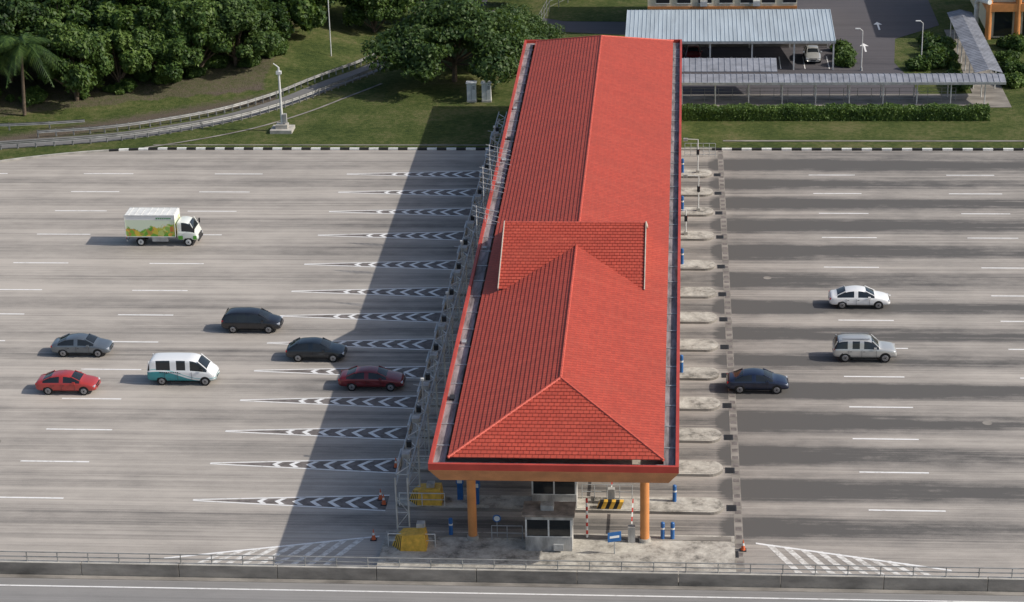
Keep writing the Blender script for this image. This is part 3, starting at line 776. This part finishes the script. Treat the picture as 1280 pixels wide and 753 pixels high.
for dx in (0,1.55):
    c=MB(); c.box(-.5,.5,-.4,.4,0,.2,m_conc); c.box(-.47,.47,-.36,.36,.2,2.0,m_whitep); c.box(-.55,.55,-.45,.45,2.0,2.1,m_whitep); c.box(-.01,.01,-.37,-.355,.3,1.9,m_trim)
    for i in range(4): c.box(.12,.38,-.372,-.358,1.4+i*.1,1.44+i*.1,m_trim)
    c.obj('utility_cabinet',loc=(-21.8+dx,207.6,.1))

# ------------------------------------------------------------------ right background
def sheet(name,pts,z,m): s=MB(); s.poly([(*p,z) for p in pts],m); s.obj(name)
sheet('car_park',[(-5,210),(24.5,210),(24,216),(23,222),(24,232),(29.6,238),(29.8,330),(-30,330),(-27,245),(-18,236.5),(-6,234)],.125,m_asph_dk)
sheet('grass_island',[(-24,247),(-14,240.5),(-4,240),(-2,262),(-24,275)],.15,m_grass)
sheet('footpath',[(28.6,205.2),(33.2,205.2),(33.2,236),(29.9,236),(29.9,210.2),(28.6,210)],.135,m_conc_dk)
sheet('footpath',[(-1,205.4),(28.6,205.4),(28.6,210),(-1,210)],.13,m_conc_dk)
for a_ in ((20.2,226.5),(22.5,236)):
    s=MB(); x_,y_=a_; s.poly([(x_,y_,.135),(x_+.2,y_,.135),(x_+.2,y_+2.4,.135),(x_,y_+2.4,.135)],m_white); s.poly([(x_-.4,y_+2.4,.135),(x_+.6,y_+2.4,.135),(x_+.1,y_+3.6,.135)],m_white); s.obj('arrow_marking')
s=MB()
for i in range(9):
    xx=-5+i*2.6; s.poly([(xx,219.6,.135),(xx+.1,219.6,.135),(xx+.1,224.6,.135),(xx,224.6,.135)],m_white)
s.obj('parking_bay_marking')
rail('boundary_fence',[(-.5,207.2,.1),(27.8,207.2,.1)],1.5,1.4,m_rail,(1,.75,.5,.25),.03,.018)
rail('wire_fence',[(-17,231,.1),(-16,245,.1),(-10,258,.1)],2.0,2.4,m_rail,(1,.66,.33),.05,.02)

def roofpanel(b_,x0,x1,y0,y1,z0,z1,m,step=.4,axis='x'):
    x=x0
    b_.poly([(x0,y0,z0),(x1,y0,z0),(x1,y1,z1),(x0,y1,z1)],m); b_.poly([(x0,y0,z0-.08),(x1,y0,z0-.08),(x1,y1,z1-.08),(x0,y1,z1-.08)],m)
    b_.poly([(x0,y0,z0-.08),(x1,y0,z0-.08),(x1,y0,z0),(x0,y0,z0)],m)
    while x<x1-.02:
        b_.beam((x+.03,y0,z0+.02),(x+.03,y1,z1+.02),.05,.05,m); x+=step
cpk=empty('carport'); s=MB(); roofpanel(s,-6.2,16.4,219.0,228.8,3.4,4.4,m_metalroof,.45); s.obj('roof',cpk)
s=MB()
for xx in (-6,-1.5,3,7.5,12,16.2):
    for yy in (219.3,228.3): s.box(xx-.08,xx+.08,yy-.08,yy+.08,.12,3.36 if yy<220 else 4.25,m_steel_w)
    s.beam((xx,219.1,3.22),(xx,228.6,4.18),.1,.16,m_steel_w)
s.box(-6.2,16.4,219.0,219.12,3.1,3.31,m_steel); s.box(-6.2,16.4,228.85,229.0,.1,2.4,m_conc_dk)
s.obj('frame',cpk)
wk=empty('covered_walkway'); s=MB()
roofpanel(s,-1,32.6,206.0,207.6,2.55,2.9,m_walkroof,.6); roofpanel(s,-1,32.6,209.2,207.6,2.55,2.9,m_walkroof,.6)
s.box(-1,32.6,205.9,205.99,2.3,2.56,m_steel)
s.poly([(29.9,209.2,2.6),(31.3,209.2,2.95),(31.3,234,2.95),(29.9,234,2.6)],m_walkroof); s.poly([(32.7,209.2,2.6),(31.3,209.2,2.95),(31.3,234,2.95),(32.7,234,2.6)],m_walkroof)
y=209.4
while y<234: s.beam((29.9,y,2.62),(31.3,y,2.97),.05,.05,m_walkroof); s.beam((32.7,y,2.62),(31.3,y,2.97),.05,.05,m_walkroof); y+=.6
roofpanel(s,-1,9.8,209.6,212.6,2.7,3.3,m_walkroof,.6)
s.obj('roof',wk); s=MB()
for xx in np.arange(0,32,3.4):
    for yy in (206.3,208.9): s.cyl((xx,yy,.12),(xx,yy,2.6),.06,.06,m_steel_w,8)
for yy in np.arange(212,234,3.4):
    for xx in (30.2,32.4): s.cyl((xx,yy,.12),(xx,yy,2.6),.06,.06,m_steel_w,8)
s.obj('posts',wk)
ob=empty('office_building'); s=MB(); s.box(-4,13,234,246,.1,8.5,m_cream); s.box(-4.4,13.4,233.6,246.4,8.5,8.8,m_conc); s.obj('walls',ob)
s=MB()
for xx in np.arange(-3,12,2.4):
    for z_ in (1.2,3.9,6.3): s.box(xx,xx+1.5,233.94,233.99,z_,z_+1.3,m_glassd); s.box(xx-.08,xx+1.58,233.9,233.97,z_-.1,z_-.02,m_whitep)
s.box(-4,13,233.9,233.98,3.2,3.5,m_orange)
for xx in (2,8): s.box(xx,xx+.8,233.5,233.9,3.6,4.2,m_steel_w)
s.obj('windows',ob)
og=empty('orange_building'); s=MB(); s.box(34.6,58,232.5,250,.1,9,m_cream); s.box(34,58.5,231.6,250,3.3,4.2,m_orange); s.box(34,58.5,231.6,250,8.6,9.1,m_orange); s.obj('walls',og)
s=MB()
for xx in (34.3,37.5,40.7,44,47): s.cyl((xx,231.9,.1),(xx,231.9,8.7),.35,.35,m_orange,16)
for xx in (35,38.2,41.4): s.box(xx,xx+2,232.44,232.49,.3,3.2,m_glassd); s.box(xx,xx+2,232.44,232.49,4.8,7.6,m_glassd)
s.obj('columns_and_windows',og)
s=MB()
P2=[(33.4,235.5,0.1),(33.4,235.5,3.4),(33.5,234.5,4.0),(33.7,232.4,4.4),(34.2,231.2,4.5)]
for a,c2 in zip(P2[:-1],P2[1:]): s.cyl(a,c2,.28,.28,m_whitep,12)
s.obj('ventilation_pipe')
sedan('sedan_car',14.2,223.5,p_slv,4.4,rz=-math.pi/2,z=.125)
sedan('sedan_car',1.2,224,p_dred,4.4,rz=-math.pi/2,z=.125)

# ------------------------------------------------------------------ vegetation
def leafmesh(name,lobes,n,size,mat,limbs,up=.35):
    V=[];F=[];rs=np.random.RandomState(len(name)*7+n%97)
    tot=sum(l[3]**2 for l in lobes)
    for (cx,cy,cz,r,fl) in lobes:
        k_=int(n*r*r/tot)
        d=rs.normal(size=(k_,3)); d/=np.linalg.norm(d,axis=1)[:,None]
        rad=r*(rs.rand(k_)**.28)*(1+.18*np.sin(d[:,0]*5+cx)+.15*np.sin(d[:,1]*6+cy*2))
        P_=d*rad[:,None]; P_[:,2]*=fl; P_+=np.array([cx,cy,cz])
        nrm=d*.7+rs.normal(size=(k_,3))*.55; nrm[:,2]+=up; nrm/=np.linalg.norm(nrm,axis=1)[:,None]
        t=np.cross(nrm,rs.normal(size=(k_,3))); t/=np.linalg.norm(t,axis=1)[:,None]; bt=np.cross(nrm,t)
        sz=size*(.55+.9*rs.rand(k_))[:,None]
        q=np.stack([P_-t*sz,P_-bt*sz*.55,P_+t*sz,P_+bt*sz*.55],1).reshape(-1,3)
        b0=len(V); V+=q.tolist(); F+=[(b0+4*i,b0+4*i+1,b0+4*i+2,b0+4*i+3) for i in range(k_)]
    mb=MB()
    for (a,c2,r0,r1) in limbs: mb.cyl(a,c2,r0,r1,m_bark,8)
    nl=len(F); off=len(V)
    V+=mb.v; F+=[tuple(i+off for i in f_) for f_ in mb.f]
    me=bpy.data.meshes.new(name); me.from_pydata(V,[],F); me.materials.append(mat); me.materials.append(m_bark)
    me.polygons.foreach_set('material_index',[0]*nl+[1]*len(mb.f)); me.update(); return me
def treemesh(seed,R,H,mat,n=15000,size=.26,zb=2.5,flat=.7,nl=20):
    rr=random.Random(seed); lobes=[];limbs=[((0,0,-.5),(.1,.1,zb+.5),.32,.24)]
    for i in range(nl):
        a=i*2.399+rr.random(); q=math.sqrt((i+.5)/nl); rad=q*R*.78
        cz=zb+(H-zb)*(.22+.68*(1-q**1.7)*rr.uniform(.7,1.1)+rr.uniform(-.10,.16))
        r=R*rr.uniform(.18,.38)
        lobes.append((math.cos(a)*rad,math.sin(a)*rad,cz,r,flat*rr.uniform(.8,1.1)))
        if i%2==0: limbs.append(((.05,.05,zb+rr.uniform(-.6,.6)),(math.cos(a)*rad,math.sin(a)*rad,cz),.14,.03))
    return leafmesh('tree_%d'%seed,lobes,n,size,mat,limbs)
T=[treemesh(1,5.7,9.5,m_leaf,18000,.24,.9,.8),treemesh(2,6.3,11.5,m_leaf2,20000,.25,1.3,.75,24),treemesh(3,4.8,8.0,m_leaf,15000,.22,.6,.8),treemesh(4,5.2,10.0,m_leaf,16000,.32,.8,.9,16)]
def tree(i,x,y,s=1,rz=None,name='broadleaf_tree',sz=1):
    o=bpy.data.objects.new(name,T[i]); sc.collection.objects.link(o); o.location=(x,y,.1+bank(x,y)-.2); o.scale=(s,s,s*sz); o.rotation_euler=(0,0,random.uniform(0,6.28) if rz is None else rz)
random.seed(11)
front=[(-76,204,2,.9),(-63.2,206.0,2,.9),(-59.5,209.5,3,.8),(-56,212.3,0,.85),(-52,214.5,2,1.0),(-48.5,217,1,.85),(-46.8,221.5,0,.8),(-45.2,227,3,.9),(-44.2,233,1,.9),(-43,240,0,1)]
for x_,y_,i_,s_ in front: tree(i_,x_,y_,s_,sz=random.uniform(.85,1.2))
for x_,y_,i_,s_ in [(-80,209,1,1),(-71.5,210,1,.95),(-66.5,212.5,0,1),(-61,215.5,3,1.1),(-55.5,219,0,1.1),(-51.5,224,1,1),(-50.5,231,3,1.1),(-61,224,1,1.15),(-68,220,0,1.15),(-76,216,3,1.1),(-56.5,229,2,1.4),(-64,232,1,1.2),(-72,228,0,1.2),(-80,224,1,1.2),(-50,239,1,1.2),(-58,240,0,1.2),(-68,240,1,1.2),(-48,247,3,1.2),(-84,234,1,1.2),(-40,250,0,1.1),(-78,238,3,1.3)]: tree(i_,x_,y_,s_,sz=random.uniform(.85,1.2))
T.append(treemesh(5,9.4,8.2,m_leaf2,32000,.23,2.0,.42,30))
tree(4,-24.4,215.0,1.0,.4,'spreading_tree'); tree(4,-18.5,225,.62,2.0,'spreading_tree'); tree(2,-31,240,1.1); tree(3,-21,252,1.0); tree(2,-12,254,.8); tree(2,-36,236,.8)
def palm(x,y,h,R,seed):
    rr=random.Random(seed); b_=MB(); px=0
    for i in range(8): b_.cyl((px,0,h*i/8),(px+.06,0,h*(i+1)/8),.2-.01*i,.19-.01*i,m_bark,10); px+=.06
    for k_ in range(26):
        a=k_*2.4; el=rr.uniform(-.2,1.15); pts=[]
        for s_ in range(9):
            t=s_/8; rad=R*t*math.cos(el*(1-t*.3)); zz=h+R*(math.sin(el)*t-1.0*t*t*.75)
            pts.append(Vector((px+math.cos(a)*rad,math.sin(a)*rad,zz)))
        side=Vector((-math.sin(a),math.cos(a),0))
        for s_ in range(8):
            b_.beam(pts[s_],pts[s_+1],.06,.05,m_leaf)
            for j in range(3):
                p=pts[s_].lerp(pts[s_+1],j/3); d=(pts[s_+1]-pts[s_]).normalized(); l=1.15*math.sin(math.pi*min(.97,(s_+j/3)/8+.12))+.15
                for sd in (-1,1):
                    e_=p+side*sd*l*.8+d*l*.5+Vector((0,0,-l*.45)); b_.poly([p,p+d*.13,e_],m_leaf)
    b_.obj('palm_tree',loc=(x,y,.2+bank(x,y)))
palm(-67.6,201.5,7.4,4.4,3); palm(-71.4,202.5,6.0,4.2,5)
def hedge(x0,x1,y,d,h):
    rs=np.random.RandomState(5); V=[];F=[]; n_=int((x1-x0)*620)
    for i in range(n_):
        x_=rs.uniform(x0,x1); s_=rs.rand()
        hh_=h*(1+.07*math.sin(x_*1.3)+.05*math.sin(x_*3.1))
        if s_<.55: p=(x_,y+rs.uniform(0,d),hh_+rs.normal()*.06); nn=Vector((0,0,1))
        elif s_<.9: p=(x_,y+rs.normal()*.07,rs.uniform(0,hh_)); nn=Vector((0,-1,0))
        else: p=(x_,y+d,rs.uniform(0,hh_)); nn=Vector((0,1,0))
        nn=(nn+Vector(rs.normal(size=3))*.5).normalized(); t=nn.cross(Vector(rs.normal(size=3))).normalized(); bt=nn.cross(t); z_=rs.uniform(.07,.15); p=Vector(p)
        b0=len(V); V+=[p-t*z_,p-bt*z_*.6,p+t*z_,p+bt*z_*.6]; F.append((b0,b0+1,b0+2,b0+3))
    mb=MB(); mb.box(x0+.1,x1-.1,y+.1,y+d-.1,0,h-.12,m_leaf2); off=len(V); V+=mb.v; F+=[tuple(i+off for i in f_) for f_ in mb.f]
    me=bpy.data.meshes.new('hedge'); me.from_pydata([tuple(v_) for v_ in V],[],F); me.materials.append(m_hedge); o=bpy.data.objects.new('hedge',me); sc.collection.objects.link(o); o.location=(0,0,.1)
hedge(-1,30.4,200.7,1.7,1.15)
SB=leafmesh('shrub',[(0,0,.5,.8,.8),(.5,.3,.4,.6,.8),(-.5,.2,.45,.6,.8)],2200,.13,m_hedge,[((0,0,0),(0,0,.5),.05,.03)])
def shrub(x,y,s=1):
    o=bpy.data.objects.new('shrub',SB); sc.collection.objects.link(o); o.location=(x,y,.1+bank(x,y)); o.scale=(s,s,s*random.uniform(.8,1.2)); o.rotation_euler=(0,0,random.uniform(0,6))
for x_,y_,s_ in [(25.5,219.5,1.4),(27.4,220.3,1.5),(28.4,222.4,1.4),(26.6,222,1.3),(27.5,224.8,1.6),(28.6,227.3,1.5),(27.5,229.5,1.3),(17.5,221,1.2),(17.6,224,1.3),(17.7,227,1.2),(29,212,1.2),(34.5,213,1.4),(35,219,1.3),(37,227,1.4),(-3,203,1.1)]: shrub(x_,y_,s_)
random.seed(5)
for i in range(46):
    xx=random.uniform(-80,-44); yy=204.5+max(0,(xx+66))*.72+random.uniform(-1.2,2.5)
    shrub(xx,yy,random.uniform(.4,1.3))
for i in range(14): shrub(random.uniform(28.5,29.4) if i<4 else random.uniform(33.8,40),random.uniform(214,229),random.uniform(.6,1.2))

# ------------------------------------------------------------------ light, sky, camera
el=math.radians(36.5); az=math.radians(-5)
ts=Vector((math.cos(el)*math.cos(az),math.cos(el)*math.sin(az),math.sin(el)))
ld=bpy.data.lights.new('sun','SUN'); ld.energy=4.1; ld.angle=math.radians(.5); ld.color=(1,.94,.85)
lo=bpy.data.objects.new('sun',ld); sc.collection.objects.link(lo); lo.location=(60,120,80); lo.rotation_euler=(-ts).to_track_quat('-Z','Y').to_euler()
wd=bpy.data.worlds.new('World'); sc.world=wd; wd.use_nodes=True; n=wd.node_tree
sk=n.nodes.new('ShaderNodeTexSky'); sk.sky_type='NISHITA'; sk.sun_disc=False; sk.sun_elevation=el; sk.sun_rotation=math.radians(95)
sk.dust_density=2.0
bg=n.nodes['Background']; bg.inputs['Strength'].default_value=.13; L(n,sk.outputs[0],bg.inputs[0])
cd=bpy.data.cameras.new('camera'); cam=bpy.data.objects.new('camera',cd); sc.collection.objects.link(cam); sc.camera=cam
cd.sensor_width=36; cd.lens=36*2600/1280; cd.clip_end=5000; cd.clip_start=1
th=math.atan(1052/2600); yw=math.radians(5.0); rl=.026
fw=Vector((-math.sin(yw)*math.cos(th),math.cos(yw)*math.cos(th),-math.sin(th)))
right=Vector((math.cos(yw),math.sin(yw),0)); up=right.cross(fw)
r2=right*math.cos(rl)-up*math.sin(rl); u2=right*math.sin(rl)+up*math.cos(rl)
R=Matrix((r2,u2,-fw)).transposed().to_4x4(); cam.matrix_world=Matrix.Translation((0,0,62))@R
sc.view_settings.view_transform='Standard'; sc.view_settings.look='None'; sc.view_settings.exposure=0
